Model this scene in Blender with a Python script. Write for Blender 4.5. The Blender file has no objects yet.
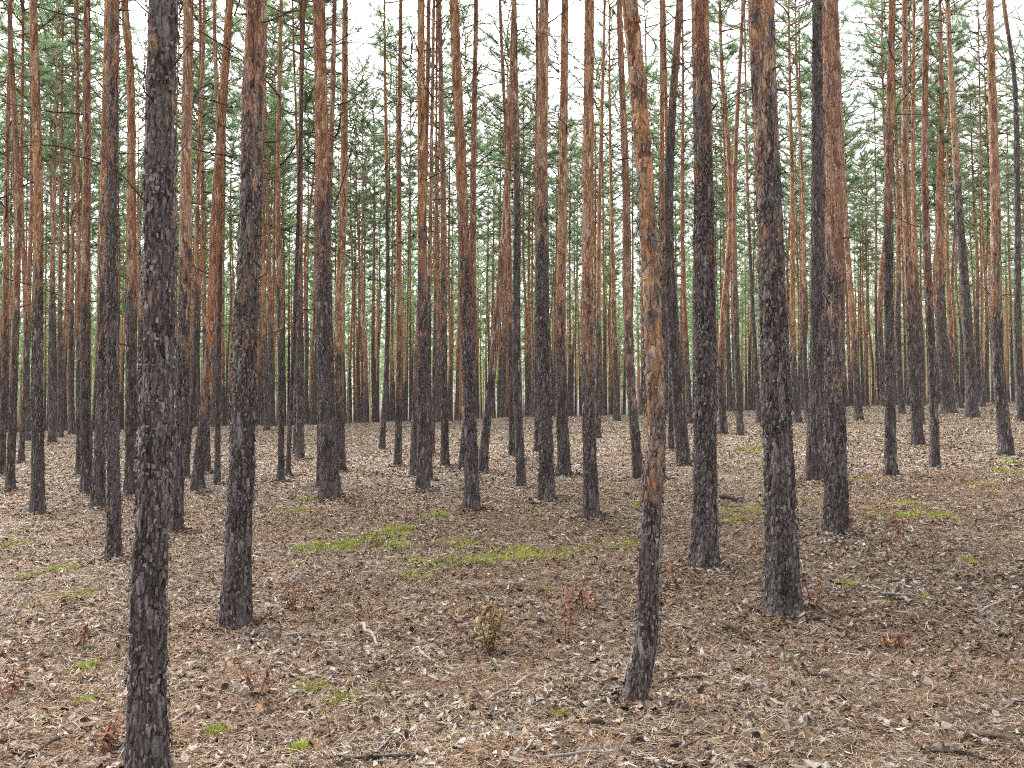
import bpy, math, random
import numpy as np
from mathutils import Vector

random.seed(7)
RNG = np.random.default_rng(11)
S = bpy.context.scene
COL = S.collection
PI = math.pi

# ------------------------------------------------------------------ camera model
F = 1000.0            # focal length in pixels of a 1024 px wide frame
HORIZON = 425.0
CAM_H = 1.6
PHI = math.atan((HORIZON - 384.0) / F)
CP, SP = math.cos(PHI), math.sin(PHI)


# ------------------------------------------------------------------ noise (numpy)
def _hash(ix, iy, iz, seed):
    n = (ix.astype(np.int64) * 374761393 + iy.astype(np.int64) * 668265263
         + iz.astype(np.int64) * 2147483647 + seed * 144665) & 0xFFFFFFFF
    n = ((n ^ (n >> 13)) * 1274126177) & 0xFFFFFFFF
    n = ((n ^ (n >> 16)) * 2246822519) & 0xFFFFFFFF
    return ((n ^ (n >> 15)) & 0xFFFFFF) / float(0xFFFFFF)


def vnoise(x, y, z=None, seed=0):
    x = np.asarray(x, float); y = np.asarray(y, float)
    z = np.zeros_like(x) if z is None else np.asarray(z, float)
    fx, fy, fz = np.floor(x), np.floor(y), np.floor(z)
    tx, ty, tz = x - fx, y - fy, z - fz
    tx, ty, tz = [t * t * (3 - 2 * t) for t in (tx, ty, tz)]
    ix, iy, iz = fx.astype(np.int64), fy.astype(np.int64), fz.astype(np.int64)
    out = 0
    for dx in (0, 1):
        for dy in (0, 1):
            for dz in (0, 1):
                w = (tx if dx else 1 - tx) * (ty if dy else 1 - ty) * (tz if dz else 1 - tz)
                out = out + w * _hash(ix + dx, iy + dy, iz + dz, seed)
    return out * 2 - 1


def fbm(x, y, seed=0, octaves=3):
    a, s, t = 1.0, 0.0, 0.0
    for o in range(octaves):
        s = s + a * vnoise(x * 2 ** o, y * 2 ** o, None, seed + o * 17)
        t += a
        a *= 0.5
    return s / t


def sstep(a, b, x):
    t = np.clip((x - a) / (b - a), 0, 1)
    return t * t * (3 - 2 * t)


# ------------------------------------------------------------------ terrain
TILT, RISE = 0.032, 0.0475


def ground(X, Y):
    X = np.asarray(X, float); Y = np.asarray(Y, float)
    yc = 40.0
    up = RISE * np.minimum(Y, yc)
    # rounded crest, then a long gentle fall
    fall = -0.028 * np.clip(Y - yc, 0, 70) - 0.028 * 0
    soft = -0.012 * np.log1p(np.exp((np.clip(Y, -100, 60) - yc) / 2.5)) * 2.5 * 0.6
    soft = np.where(Y > 60, -0.012 * 20 * 0.6, soft)
    side = TILT * np.clip(X, -90, 90)
    und = 0.05 * vnoise(X / 3.1 + 5, Y / 3.1, None, 3) + 0.035 * vnoise(X / 1.2, Y / 1.2, None, 4)
    return up + fall + soft + side + und


MOUNDS = []


def ground_fine(X, Y):
    b = 0
    for (mx, my, mr, mh) in MOUNDS:
        d2 = (X - mx) ** 2 + (Y - my) ** 2
        b = b + mh * np.exp(-d2 / (mr * mr))
    return b + ground(X, Y) + 0.012 * vnoise(X / 0.28, Y / 0.28, None, 5) + 0.007 * vnoise(X / 0.11, Y / 0.11, None, 6)


def ray(px, py):
    u, v = (px - 512) / F, (384 - py) / F
    d = np.array([u, CP - SP * v, SP + CP * v])
    return d / d[1]


def at_depth(px, py, Y):
    d = ray(px, py) * Y
    return d[0], d[2] + CAM_H


def on_ground(px, py):
    d = ray(px, py)
    prev = 1.0
    Y = 1.5
    while Y < 70:
        if CAM_H + d[2] * Y <= ground(d[0] * Y, Y):
            lo, hi = prev, Y
            for _ in range(40):
                m = (lo + hi) / 2
                if CAM_H + d[2] * m <= ground(d[0] * m, m):
                    hi = m
                else:
                    lo = m
            return d[0] * hi, hi
        prev = Y
        Y *= 1.01
    return d[0] * 41.0, 41.0


# ------------------------------------------------------------------ mesh helpers
class MB:
    """collects triangles / quads as arrays and links them as ONE mesh object"""
    def __init__(self):
        self.v, self.q, self.t = [], [], []
        self.qm, self.tm, self.qc, self.tc = [], [], [], []
        self.n = 0

    def add(self, v, quads=None, tris=None, mat=0, col=None):
        v = np.asarray(v, float).reshape(-1, 3)
        if quads is not None and len(quads):
            q = np.asarray(quads, np.int64).reshape(-1, 4) + self.n
            self.q.append(q); self.qm.append(np.full(len(q), mat))
            self.qc.append(np.ones((len(q), 3)) if col is None else np.broadcast_to(col, (len(q), 3)))
        if tris is not None and len(tris):
            t = np.asarray(tris, np.int64).reshape(-1, 3) + self.n
            self.t.append(t); self.tm.append(np.full(len(t), mat))
            self.tc.append(np.ones((len(t), 3)) if col is None else np.broadcast_to(col, (len(t), 3)))
        self.v.append(v)
        self.n += len(v)

    def mesh(self, name, mats, smooth=True, colour=False):
        me = bpy.data.meshes.new(name)
        V = np.concatenate(self.v)
        Q = np.concatenate(self.q) if self.q else np.zeros((0, 4), np.int64)
        T = np.concatenate(self.t) if self.t else np.zeros((0, 3), np.int64)
        me.vertices.add(len(V)); me.vertices.foreach_set('co', V.astype(np.float32).ravel())
        nl = Q.size + T.size
        me.loops.add(nl)
        me.loops.foreach_set('vertex_index', np.concatenate([Q.ravel(), T.ravel()]).astype(np.int32))
        npol = len(Q) + len(T)
        me.polygons.add(npol)
        starts = np.concatenate([np.arange(len(Q)) * 4, Q.size + np.arange(len(T)) * 3])
        me.polygons.foreach_set('loop_start', starts.astype(np.int32))
        mi = np.concatenate(self.qm + self.tm) if npol else np.zeros(0)
        me.polygons.foreach_set('material_index', mi.astype(np.int32))
        me.polygons.foreach_set('use_smooth', np.full(npol, smooth))
        if colour:
            c = np.concatenate(self.qc + self.tc)
            at = me.attributes.new('tint', 'FLOAT_COLOR', 'FACE')
            at.data.foreach_set('color', np.hstack([c, np.ones((npol, 1))]).astype(np.float32).ravel())
        for m in mats:
            me.materials.append(m)
        me.update(calc_edges=True)
        me.validate()
        return me


def link(name, me, parent=None, loc=(0, 0, 0)):
    o = bpy.data.objects.new(name, me)
    COL.objects.link(o)
    o.location = loc
    if parent is not None:
        o.parent = parent
    return o


def empty(name, loc):
    o = bpy.data.objects.new(name, None)
    COL.objects.link(o)
    o.location = loc
    o.empty_display_size = 0.3
    return o


def tag(o, label=None, cat=None, group=None, kind=None):
    for k, v in (('label', label), ('category', cat), ('group', group), ('kind', kind)):
        if v:
            o[k] = v
    return o


def tube(P, R, seg=6, cap=True):
    """P (n,3), R (n,) -> verts, quads, tris"""
    P = np.asarray(P, float); R = np.asarray(R, float)
    n = len(P)
    T = np.gradient(P, axis=0)
    T /= np.linalg.norm(T, axis=1)[:, None] + 1e-9
    ref = np.array([0, 1.0, 0]) if abs(T[:, 1].mean()) < 0.8 else np.array([1.0, 0, 0])
    A = np.cross(T, ref); A /= np.linalg.norm(A, axis=1)[:, None] + 1e-9
    B = np.cross(T, A)
    th = np.arange(seg) * 2 * PI / seg
    V = P[:, None, :] + R[:, None, None] * (np.cos(th)[None, :, None] * A[:, None, :] + np.sin(th)[None, :, None] * B[:, None, :])
    i, j = np.meshgrid(np.arange(n - 1), np.arange(seg), indexing='ij')
    a = i * seg + j; b = i * seg + (j + 1) % seg
    quads = np.stack([a, b, b + seg, a + seg], -1).reshape(-1, 4)
    tris = []
    if cap:
        e = (n - 1) * seg
        tris = [(e, e + k, e + k + 1) for k in range(1, seg - 1)]
    return V.reshape(-1, 3), quads, tris


# ------------------------------------------------------------------ materials
def new_mat(name, rough=0.9):
    m = bpy.data.materials.new(name)
    m.use_nodes = True
    nt = m.node_tree
    b = nt.nodes['Principled BSDF']
    b.inputs['Roughness'].default_value = rough
    b.inputs['Specular IOR Level'].default_value = 0.25
    return m, nt, b


def N(nt, kind, **kw):
    n = nt.nodes.new(kind)
    for k, v in kw.items():
        if k.startswith('i_'):
            key = k[2:]
            key = int(key) if key.isdigit() else key.replace('_', ' ')
            n.inputs[key].default_value = v
        else:
            setattr(n, k, v)
    return n


def mixc(nt, fac, a, b, blend='MIX'):
    n = nt.nodes.new('ShaderNodeMix'); n.data_type = 'RGBA'; n.blend_type = blend
    for sock, val in ((n.inputs[0], fac), (n.inputs[6], a), (n.inputs[7], b)):
        if hasattr(val, 'is_output'):
            nt.links.new(val, sock)
        else:
            sock.default_value = val if not isinstance(val, tuple) else (*val, 1)
    return n.outputs[2]


def math_n(nt, op, a, b=0.0, clamp=False):
    n = nt.nodes.new('ShaderNodeMath'); n.operation = op; n.use_clamp = clamp
    for sock, val in ((n.inputs[0], a), (n.inputs[1], b)):
        if hasattr(val, 'is_output'):
            nt.links.new(val, sock)
        else:
            sock.default_value = val
    return n.outputs[0]


def ramp(nt, fac, stops):
    n = nt.nodes.new('ShaderNodeValToRGB')
    e = n.color_ramp.elements
    while len(e) < len(stops):
        e.new(0.5)
    for el, (p, c) in zip(e, stops):
        el.position = p
        el.color = (*c, 1) if isinstance(c, tuple) else (c, c, c, 1)
    nt.links.new(fac, n.inputs[0])
    return n.outputs[0]


def bark_material(name, far=False):
    m, nt, b = new_mat(name, 0.92)
    L = nt.links.new
    tc = N(nt, 'ShaderNodeTexCoord')
    oi = N(nt, 'ShaderNodeObjectInfo')
    off = N(nt, 'ShaderNodeVectorMath', operation='ADD')
    cmb = N(nt, 'ShaderNodeCombineXYZ')
    L(math_n(nt, 'MULTIPLY', oi.outputs['Random'], 37.0), cmb.inputs[0])
    L(math_n(nt, 'MULTIPLY', oi.outputs['Random'], 61.0), cmb.inputs[1])
    L(tc.outputs['Object'], off.inputs[0]); L(cmb.outputs[0], off.inputs[1])
    P = off.outputs[0]

    def mapped(scale):
        mp = N(nt, 'ShaderNodeMapping'); mp.inputs['Scale'].default_value = scale
        L(P, mp.inputs['Vector']); return mp.outputs[0]
    # plates: warped, upright voronoi cells
    warp = N(nt, 'ShaderNodeTexNoise', i_Scale=9.0, i_Detail=3.0); L(mapped((1, 1, 0.5)), warp.inputs['Vector'])
    wv = N(nt, 'ShaderNodeVectorMath', operation='MULTIPLY_ADD')
    L(warp.outputs['Color'], wv.inputs[0]); wv.inputs[1].default_value = (0.07, 0.07, 0.07); L(mapped((1, 1, 0.22)), wv.inputs[2])
    cell = N(nt, 'ShaderNodeTexVoronoi', i_Scale=40.0); L(wv.outputs[0], cell.inputs['Vector'])
    edge = N(nt, 'ShaderNodeTexVoronoi', feature='DISTANCE_TO_EDGE', i_Scale=40.0); L(wv.outputs[0], edge.inputs['Vector'])
    fine = N(nt, 'ShaderNodeTexNoise', i_Scale=70.0, i_Detail=5.0, i_Roughness=0.7); L(mapped((1, 1, 0.45)), fine.inputs['Vector'])
    patch = N(nt, 'ShaderNodeTexNoise', i_Scale=4.2, i_Detail=4.0, i_Roughness=0.65); L(mapped((1, 1, 0.55)), patch.inputs['Vector'])
    sep = N(nt, 'ShaderNodeSeparateColor'); L(cell.outputs['Color'], sep.inputs[0])
    # old grey bark of the lower stem
    old = ramp(nt, sep.outputs[0], [(0.0, (0.052, 0.042, 0.041)), (0.40, (0.098, 0.082, 0.079)), (0.78, (0.148, 0.129, 0.126)), (0.91, (0.23, 0.207, 0.205)), (1.0, (0.36, 0.335, 0.335))])
    old = mixc(nt, ramp(nt, fine.outputs[0], [(0.50, 0.0), (0.66, 0.8)]), old, (0.19, 0.168, 0.168))
    old = mixc(nt, ramp(nt, fine.outputs[0], [(0.34, 0.8), (0.46, 0.0)]), old, (0.034, 0.027, 0.026))
    old = mixc(nt, ramp(nt, patch.outputs[0], [(0.56, 0.0), (0.72, 0.5)]), old, (0.115, 0.058, 0.046))
    # flaky orange bark of the upper stem
    young = ramp(nt, sep.outputs[1], [(0.0, (0.17, 0.072, 0.038)), (0.35, (0.42, 0.175, 0.070)), (0.75, (0.52, 0.255, 0.115)), (0.88, (0.58, 0.40, 0.27)), (1.0, (0.66, 0.56, 0.48))])
    young = mixc(nt, ramp(nt, fine.outputs[0], [(0.50, 0.0), (0.70, 0.75)]), young, (0.54, 0.35, 0.225))
    young = mixc(nt, ramp(nt, fine.outputs[0], [(0.33, 0.75), (0.45, 0.0)]), young, (0.085, 0.045, 0.032))
    young = mixc(nt, ramp(nt, patch.outputs[0], [(0.52, 0.0), (0.68, 0.65)]), young, (0.32, 0.165, 0.10))
    # each stem leans to red, pink-brown or buff
    hsv = N(nt, 'ShaderNodeHueSaturation')
    rr = N(nt, 'ShaderNodeMath', operation='FRACT'); L(math_n(nt, 'MULTIPLY', oi.outputs['Random'], 13.7), rr.inputs[0])
    L(math_n(nt, 'MULTIPLY_ADD', rr.outputs[0], 0.017), hsv.inputs['Hue'])
    hsv.inputs['Hue'].links[0].from_node.inputs[2].default_value = 0.490
    sat = math_n(nt, 'MULTIPLY_ADD', oi.outputs['Random'], 0.22)
    sat.node.inputs[2].default_value = 0.76
    L(sat, hsv.inputs['Saturation'])
    val = math_n(nt, 'MULTIPLY_ADD', rr.outputs[0], 0.30); val.node.inputs[2].default_value = 0.86
    L(val, hsv.inputs['Value'])
    L(young, hsv.inputs['Color'])
    # height where the stem turns orange: a property of each tree
    att = N(nt, 'ShaderNodeAttribute', attribute_type='OBJECT', attribute_name='bark_line')
    sz = N(nt, 'ShaderNodeSeparateXYZ'); L(tc.outputs['Object'], sz.inputs[0])
    h = math_n(nt, 'SUBTRACT', sz.outputs[2], att.outputs['Fac'])
    pn = math_n(nt, 'MULTIPLY', math_n(nt, 'SUBTRACT', patch.outputs[0], 0.5), 6.0)
    cn = math_n(nt, 'MULTIPLY', math_n(nt, 'SUBTRACT', sep.outputs[2], 0.5), 1.4)
    mixf = math_n(nt, 'MULTIPLY_ADD', math_n(nt, 'ADD', math_n(nt, 'ADD', h, pn), cn), 0.95, True)
    mixf.node.inputs[2].default_value = 0.35
    # bigger scales of bark, some freshly flaked and some weathered
    cell2 = N(nt, 'ShaderNodeTexVoronoi', i_Scale=17.0); L(wv.outputs[0], cell2.inputs['Vector'])
    sep2 = N(nt, 'ShaderNodeSeparateColor'); L(cell2.outputs['Color'], sep2.inputs[0])
    yng = mixc(nt, ramp(nt, sep2.outputs[0], [(0.76, 0.0), (0.82, 0.65)]), hsv.outputs[0], (0.17, 0.095, 0.07))
    yng = mixc(nt, ramp(nt, sep2.outputs[1], [(0.84, 0.0), (0.90, 0.55)]), yng, (0.58, 0.42, 0.30))
    old = mixc(nt, ramp(nt, sep2.outputs[1], [(0.72, 0.0), (0.80, 0.45)]), old, (0.20, 0.178, 0.178))
    col = mixc(nt, mixf, old, yng)
    L(col, b.inputs['Base Color'])
    # relief
    e2 = ramp(nt, edge.outputs['Distance'], [(0.0, 0.0), (0.16, 1.0)])
    hgt = math_n(nt, 'ADD', math_n(nt, 'MULTIPLY', e2, 0.6), math_n(nt, 'MULTIPLY', fine.outputs[0], 0.5))
    hgt = math_n(nt, 'ADD', hgt, math_n(nt, 'MULTIPLY', sep.outputs[1], 0.35))
    bp = N(nt, 'ShaderNodeBump', i_Strength=1.0, i_Distance=0.018)
    L(hgt, bp.inputs['Height']); L(bp.outputs[0], b.inputs['Normal'])
    return m


def tint_material(name, rough=0.85, transl=0.0, var=0.0):
    """base colour read from the 'tint' each piece of litter carries"""
    m, nt, b = new_mat(name, rough)
    at = N(nt, 'ShaderNodeAttribute', attribute_name='tint')
    c = at.outputs['Color']
    if var:
        tc = N(nt, 'ShaderNodeTexCoord')
        no = N(nt, 'ShaderNodeTexNoise', i_Scale=60.0, i_Detail=3.0)
        nt.links.new(tc.outputs['Object'], no.inputs['Vector'])
        c = mixc(nt, var, c, ramp(nt, no.outputs[0], [(0.3, 0.35), (0.7, 1.0)]), 'MULTIPLY')
    nt.links.new(c, b.inputs['Base Color'])
    return m


def needle_material(name):
    m, nt, b = new_mat(name, 0.6)
    tc = N(nt, 'ShaderNodeTexCoord')
    oi = N(nt, 'ShaderNodeObjectInfo')
    no = N(nt, 'ShaderNodeTexNoise', i_Scale=1.3, i_Detail=3.0)
    nt.links.new(tc.outputs['Object'], no.inputs['Vector'])
    a = ramp(nt, no.outputs[0], [(0.3, (0.075, 0.145, 0.060)), (0.5, (0.110, 0.205, 0.088)), (0.7, (0.160, 0.275, 0.120))])
    bb = ramp(nt, no.outputs[0], [(0.3, (0.065, 0.118, 0.062)), (0.7, (0.135, 0.215, 0.115))])
    c = mixc(nt, oi.outputs['Random'], a, bb)
    nt.links.new(c, b.inputs['Base Color'])
    tr = N(nt, 'ShaderNodeBsdfTranslucent')
    nt.links.new(mixc(nt, 0.65, c, (0.28, 0.43, 0.23)), tr.inputs['Color'])
    mx = N(nt, 'ShaderNodeMixShader'); mx.inputs[0].default_value = 0.5
    nt.links.new(b.outputs[0], mx.inputs[1]); nt.links.new(tr.outputs[0], mx.inputs[2])
    nt.links.new(mx.outputs[0], nt.nodes['Material Output'].inputs['Surface'])
    return m


M_BARK = bark_material('pine_bark')
M_FLAKE, _nt, _b = new_mat('loose_bark_flake', 0.9)
_oi = N(_nt, 'ShaderNodeTexCoord'); _no = N(_nt, 'ShaderNodeTexNoise', i_Scale=14.0, i_Detail=2.0)
_nt.links.new(_oi.outputs['Object'], _no.inputs['Vector'])
_nt.links.new(ramp(_nt, _no.outputs[0], [(0.3, (0.10, 0.078, 0.076)), (0.5, (0.17, 0.142, 0.138)), (0.72, (0.33, 0.29, 0.28))]), _b.inputs['Base Color'])
M_FLAKE_UP, _nt, _b = new_mat('loose_orange_flake', 0.85)
_oi = N(_nt, 'ShaderNodeTexCoord'); _no = N(_nt, 'ShaderNodeTexNoise', i_Scale=14.0, i_Detail=2.0)
_nt.links.new(_oi.outputs['Object'], _no.inputs['Vector'])
_nt.links.new(ramp(_nt, _no.outputs[0], [(0.3, (0.26, 0.115, 0.055)), (0.5, (0.38, 0.20, 0.11)), (0.7, (0.50, 0.36, 0.27))]), _b.inputs['Base Color'])
M_TWIG, _nt, _b = new_mat('dead_twig_bark', 0.95)
_oi = N(_nt, 'ShaderNodeTexCoord'); _no = N(_nt, 'ShaderNodeTexNoise', i_Scale=25.0, i_Detail=2.0)
_nt.links.new(_oi.outputs['Object'], _no.inputs['Vector'])
_nt.links.new(ramp(_nt, _no.outputs[0], [(0.3, (0.035, 0.028, 0.027)), (0.7, (0.085, 0.07, 0.066))]), _b.inputs['Base Color'])
M_LIMB, _nt, _b = new_mat('crown_limb_bark', 0.9)
_oi = N(_nt, 'ShaderNodeTexCoord'); _no = N(_nt, 'ShaderNodeTexNoise', i_Scale=5.0, i_Detail=3.0)
_nt.links.new(_oi.outputs['Object'], _no.inputs['Vector'])
_nt.links.new(ramp(_nt, _no.outputs[0], [(0.35, (0.12, 0.085, 0.07)), (0.65, (0.30, 0.16, 0.09))]), _b.inputs['Base Color'])
M_NEEDLE = needle_material('pine_needles')
M_LITTER = tint_material('fallen_leaves', 0.8, var=0.5)
M_DRYNEEDLE = tint_material('dry_needles', 0.8)
M_MOSS = tint_material('moss_blades', 0.9)
M_DRYLEAF = tint_material('withered_leaf', 0.8, var=0.4)


def ground_material():
    m, nt, b = new_mat('needle_litter_ground', 0.95)
    L = nt.links.new
    tc = N(nt, 'ShaderNodeTexCoord')
    P = tc.outputs['Object']

    def noise(scale, detail=4.0, rough=0.6):
        n = N(nt, 'ShaderNodeTexNoise', i_Scale=scale, i_Detail=detail, i_Roughness=rough); L(P, n.inputs['Vector']); return n.outputs[0]
    warp = N(nt, 'ShaderNodeTexNoise', i_Scale=6.0, i_Detail=3.0); L(P, warp.inputs['Vector'])
    wv = N(nt, 'ShaderNodeVectorMath', operation='MULTIPLY_ADD'); L(warp.outputs['Color'], wv.inputs[0])
    wv.inputs[1].default_value = (0.2, 0.2, 0.2); L(P, wv.inputs[2])
    v1 = N(nt, 'ShaderNodeTexVoronoi', i_Scale=34.0); L(wv.outputs[0], v1.inputs['Vector'])
    v2 = N(nt, 'ShaderNodeTexVoronoi', i_Scale=13.0); L(wv.outputs[0], v2.inputs['Vector'])
    s1 = N(nt, 'ShaderNodeSeparateColor'); L(v1.outputs['Color'], s1.inputs[0])
    s2 = N(nt, 'ShaderNodeSeparateColor'); L(v2.outputs['Color'], s2.inputs[0])
    c = ramp(nt, s1.outputs[0], [(0.0, (0.055, 0.041, 0.034)), (0.35, (0.145, 0.108, 0.075)), (0.7, (0.27, 0.215, 0.155)), (1.0, (0.48, 0.42, 0.34))])
    c2 = ramp(nt, s2.outputs[1], [(0.0, (0.075, 0.053, 0.044)), (0.5, (0.185, 0.142, 0.10)), (1.0, (0.36, 0.30, 0.23))])
    c = mixc(nt, 0.45, c, c2)
    big = noise(0.55, 3.0)
    c = mixc(nt, ramp(nt, big, [(0.42, 0.0), (0.62, 0.5)]), c, (0.185, 0.105, 0.062))
    g = noise(1.1, 5.0, 0.7)
    c = mixc(nt, ramp(nt, g, [(0.60, 0.0), (0.72, 0.55)]), c, (0.125, 0.125, 0.045))
    L(c, b.inputs['Base Color'])
    hgt = math_n(nt, 'ADD', s1.outputs[1], math_n(nt, 'MULTIPLY', noise(90.0, 4.0, 0.7), 1.2))
    bp = N(nt, 'ShaderNodeBump', i_Strength=1.0, i_Distance=0.02); L(hgt, bp.inputs['Height']); L(bp.outputs[0], b.inputs['Normal'])
    return m


M_GROUND = ground_material()

# ------------------------------------------------------------------ crowns
def rnd(a, b):
    return random.uniform(a, b)


def unit(v):
    v = np.asarray(v, float)
    return v / (np.linalg.norm(v) + 1e-9)


def tufts(C, D, n, length, width, rng):
    """needle tufts at C (k,3) pointing along D: n thin triangles each"""
    k = len(C)
    C = np.repeat(C, n, 0); D = np.repeat(D, n, 0)
    R = rng.normal(size=(k * n, 3))
    dirn = D * 0.55 + R * 0.55
    dirn /= np.linalg.norm(dirn, axis=1)[:, None]
    side = np.cross(dirn, rng.normal(size=(k * n, 3)))
    side /= np.linalg.norm(side, axis=1)[:, None] + 1e-9
    ln = length * rng.uniform(0.7, 1.25, (k * n, 1))
    base = C + R * 0.015
    v = np.stack([base - side * width / 2, base + side * width / 2, base + dirn * ln], 1).reshape(-1, 3)
    return v, np.arange(k * n * 3).reshape(-1, 3)


def curve(p0, d0, length, n, droop, jit):
    P = [np.array(p0, float)]
    d = unit(d0)
    st = length / n
    for _ in range(n):
        d = unit(d + np.array([rnd(-jit, jit), rnd(-jit, jit), droop + rnd(-jit, jit)]))
        P.append(P[-1] + d * st)
    return np.array(P)


def dead_limb(mb, p0, az, length, r, seg=4, up=None, side_twigs=True, mat=0):
    el = rnd(-0.25, 0.5) if up is None else up
    d = (math.cos(az) * math.cos(el), math.sin(az) * math.cos(el), math.sin(el))
    P = curve(p0, d, length, 7, random.choice([-0.09, -0.04, 0.10, 0.16]), 0.14)
    R = np.linspace(r, r * 0.3, len(P))
    v, q, t = tube(P, R, seg); mb.add(v, q, t, mat)
    if side_twigs:
        for _ in range(random.randint(1, 3)):
            k = random.randint(2, 6)
            d2 = unit(P[k] - P[k - 1]) + np.array([rnd(-.8, .8), rnd(-.8, .8), rnd(-.5, .6)])
            P2 = curve(P[k], d2, length * rnd(0.15, 0.4), 4, 0.02, 0.2)
            v, q, t = tube(P2, np.linspace(R[k] * 0.7, R[k] * 0.25, len(P2)), 3); mb.add(v, q, t, mat)


CROWN_H = 8.0


def make_crown(seed, dead_zone, lod=0, thin=0.0):
    """crown with its base at z=0 and the leader up to CROWN_H; dead limbs hang below"""
    random.seed(seed)
    rng = np.random.default_rng(seed)
    mb = MB()
    z = 0.1
    C, D = [], []
    lopside = rnd(0, 2 * PI)
    bare = [rnd(0.5, CROWN_H - 1.5) for _ in range(2)]
    while z < CROWN_H - 0.1:
        f = z / CROWN_H
        nb = random.choice([2, 3, 3, 4]) if lod == 0 else random.choice([2, 3])
        if min(abs(z - q) for q in bare) < 0.35:
            nb = 1
        a0 = rnd(0, 2 * PI)
        for k in range(nb):
            az = a0 + k * 2 * PI / nb + rnd(-0.5, 0.5)
            ln = (0.35 + 1.55 * math.sin(PI * min(1.0, (0.22 + 0.78 * (1 - f)))) ** 0.8 * (1 - f * 0.25)) * rnd(0.35, 1.3)
            ln *= 1 + 0.25 * math.cos(az - lopside)
            el = rnd(-0.25, 0.45) + 0.45 * f
            d = (math.cos(az) * math.cos(el), math.sin(az) * math.cos(el), math.sin(el))
            n = 7
            P = curve((0, 0, z + rnd(-0.2, 0.2)), d, ln, n, rnd(-0.05, 0.13), 0.2)
            rb = 0.012 + 0.011 * ln
            v, q, t = tube(P, np.linspace(rb, 0.005, n + 1), 4 if lod == 0 else 3)
            mb.add(v, q, t, 0)
            ends = []
            for kk in range(3, n + 1):
                nsub = (3 if lod == 0 else 1)
                for _ in range(nsub):
                    d2 = unit(P[kk] - P[kk - 1]) * 0.8 + np.array([rnd(-.9, .9), rnd(-.9, .9), rnd(-.15, .7)])
                    l2 = rnd(0.12, 0.42) * (1.1 - 0.05 * kk)
                    P2 = curve(P[kk], d2, l2, 3, 0.08, 0.1)
                    if lod == 0:
                        v, q, t = tube(P2, np.linspace(0.006, 0.003, 4), 3, False); mb.add(v, q, t, 0)
                    for p, pd in ((P2[1], P2[1] - P2[0]), (P2[2], P2[2] - P2[1]), (P2[3], P2[3] - P2[2])):
                        C.append(p); D.append(unit(pd))
                if kk == n:
                    C.append(P[kk]); D.append(unit(P[kk] - P[kk - 1]))
        z += rnd(0.28, 0.5) if lod == 0 else rnd(0.45, 0.8)
    C = np.array(C); D = np.array(D)
    gaps = vnoise(C[:, 0] / 0.7 + seed, C[:, 1] / 0.7, C[:, 2] / 0.6, seed) + rng.uniform(-.25, .25, len(C)) > -0.35 + thin
    C, D = C[gaps], D[gaps]
    if lod == 0:
        v, t = tufts(C, D, 11, 0.095, 0.0085, rng)
    else:
        v, t = tufts(C, D, 4, 0.22, 0.036, rng)
    mb.add(v, None, t, 1)
    if dead_zone and lod == 0:
        zz = -0.2
        while zz > -dead_zone:
            if rnd(0, 1) < 0.85 + zz / dead_zone * 0.45:
                dead_limb(mb, (0, 0, zz), rnd(0, 2 * PI), rnd(0.35, 1.5), rnd(0.008, 0.016), 3, mat=2)
            zz -= rnd(0.15, 0.5)
    return mb


CROWN_NEAR = [make_crown(100 + k, 0).mesh('crown_mesh', [M_LIMB, M_NEEDLE, M_TWIG], False) for k in range(3)]
CROWN_FAR = [make_crown(200 + k, 5.5, 0, -0.12).mesh('crown_far_mesh', [M_LIMB, M_NEEDLE, M_TWIG], False) for k in range(6)]
CROWN_THIN = [make_crown(240 + k, 7.0, 0, 0.0).mesh('crown_thin_mesh', [M_LIMB, M_NEEDLE, M_TWIG], False) for k in range(7)]

# ------------------------------------------------------------------ trunks
def profile(h, H):
    return np.clip(1 - h / H, 0.02, 1) ** 0.95 + 0.36 * np.exp(-np.maximum(h, 0) / 0.18) + 0.10 * np.exp(-np.maximum(h, 0) / 0.9)


def hermite(hk, xk, h):
    """smooth curve through (hk, xk); flat ends"""
    hk = np.asarray(hk, float); xk = np.asarray(xk, float)
    m = np.gradient(xk, hk)
    i = np.clip(np.searchsorted(hk, h) - 1, 0, len(hk) - 2)
    d = hk[i + 1] - hk[i]
    t = np.clip((h - hk[i]) / d, 0, 1)
    return ((2 * t**3 - 3 * t**2 + 1) * xk[i] + (t**3 - 2 * t**2 + t) * d * m[i]
            + (-2 * t**3 + 3 * t**2) * xk[i + 1] + (t**3 - t**2) * d * m[i + 1])


def worley(u, v, nu, seed):
    """plates: returns (F2-F1, random per plate) on cells periodic every nu in u"""
    iu, iv = np.floor(u), np.floor(v)
    f1 = np.full(u.shape, 9.0); f2 = np.full(u.shape, 9.0); idv = np.zeros(u.shape)
    z0 = np.zeros(u.shape, np.int64)
    for du in (-1, 0, 1):
        for dv in (-1, 0, 1):
            cu, cv = iu + du, iv + dv
            hu = np.mod(cu, nu).astype(np.int64)
            px = cu + 0.5 + 0.8 * (_hash(hu, cv.astype(np.int64), z0, seed) - 0.5)
            py = cv + 0.5 + 0.9 * (_hash(hu, cv.astype(np.int64), z0 + 1, seed) - 0.5)
            d = np.hypot(px - u, py - v)
            r = _hash(hu, cv.astype(np.int64), z0 + 2, seed)
            closer = d < f1
            f2 = np.where(closer, f1, np.minimum(f2, d))
            idv = np.where(closer, r, idv)
            f1 = np.where(closer, d, f1)
    return f2 - f1, idv


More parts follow.
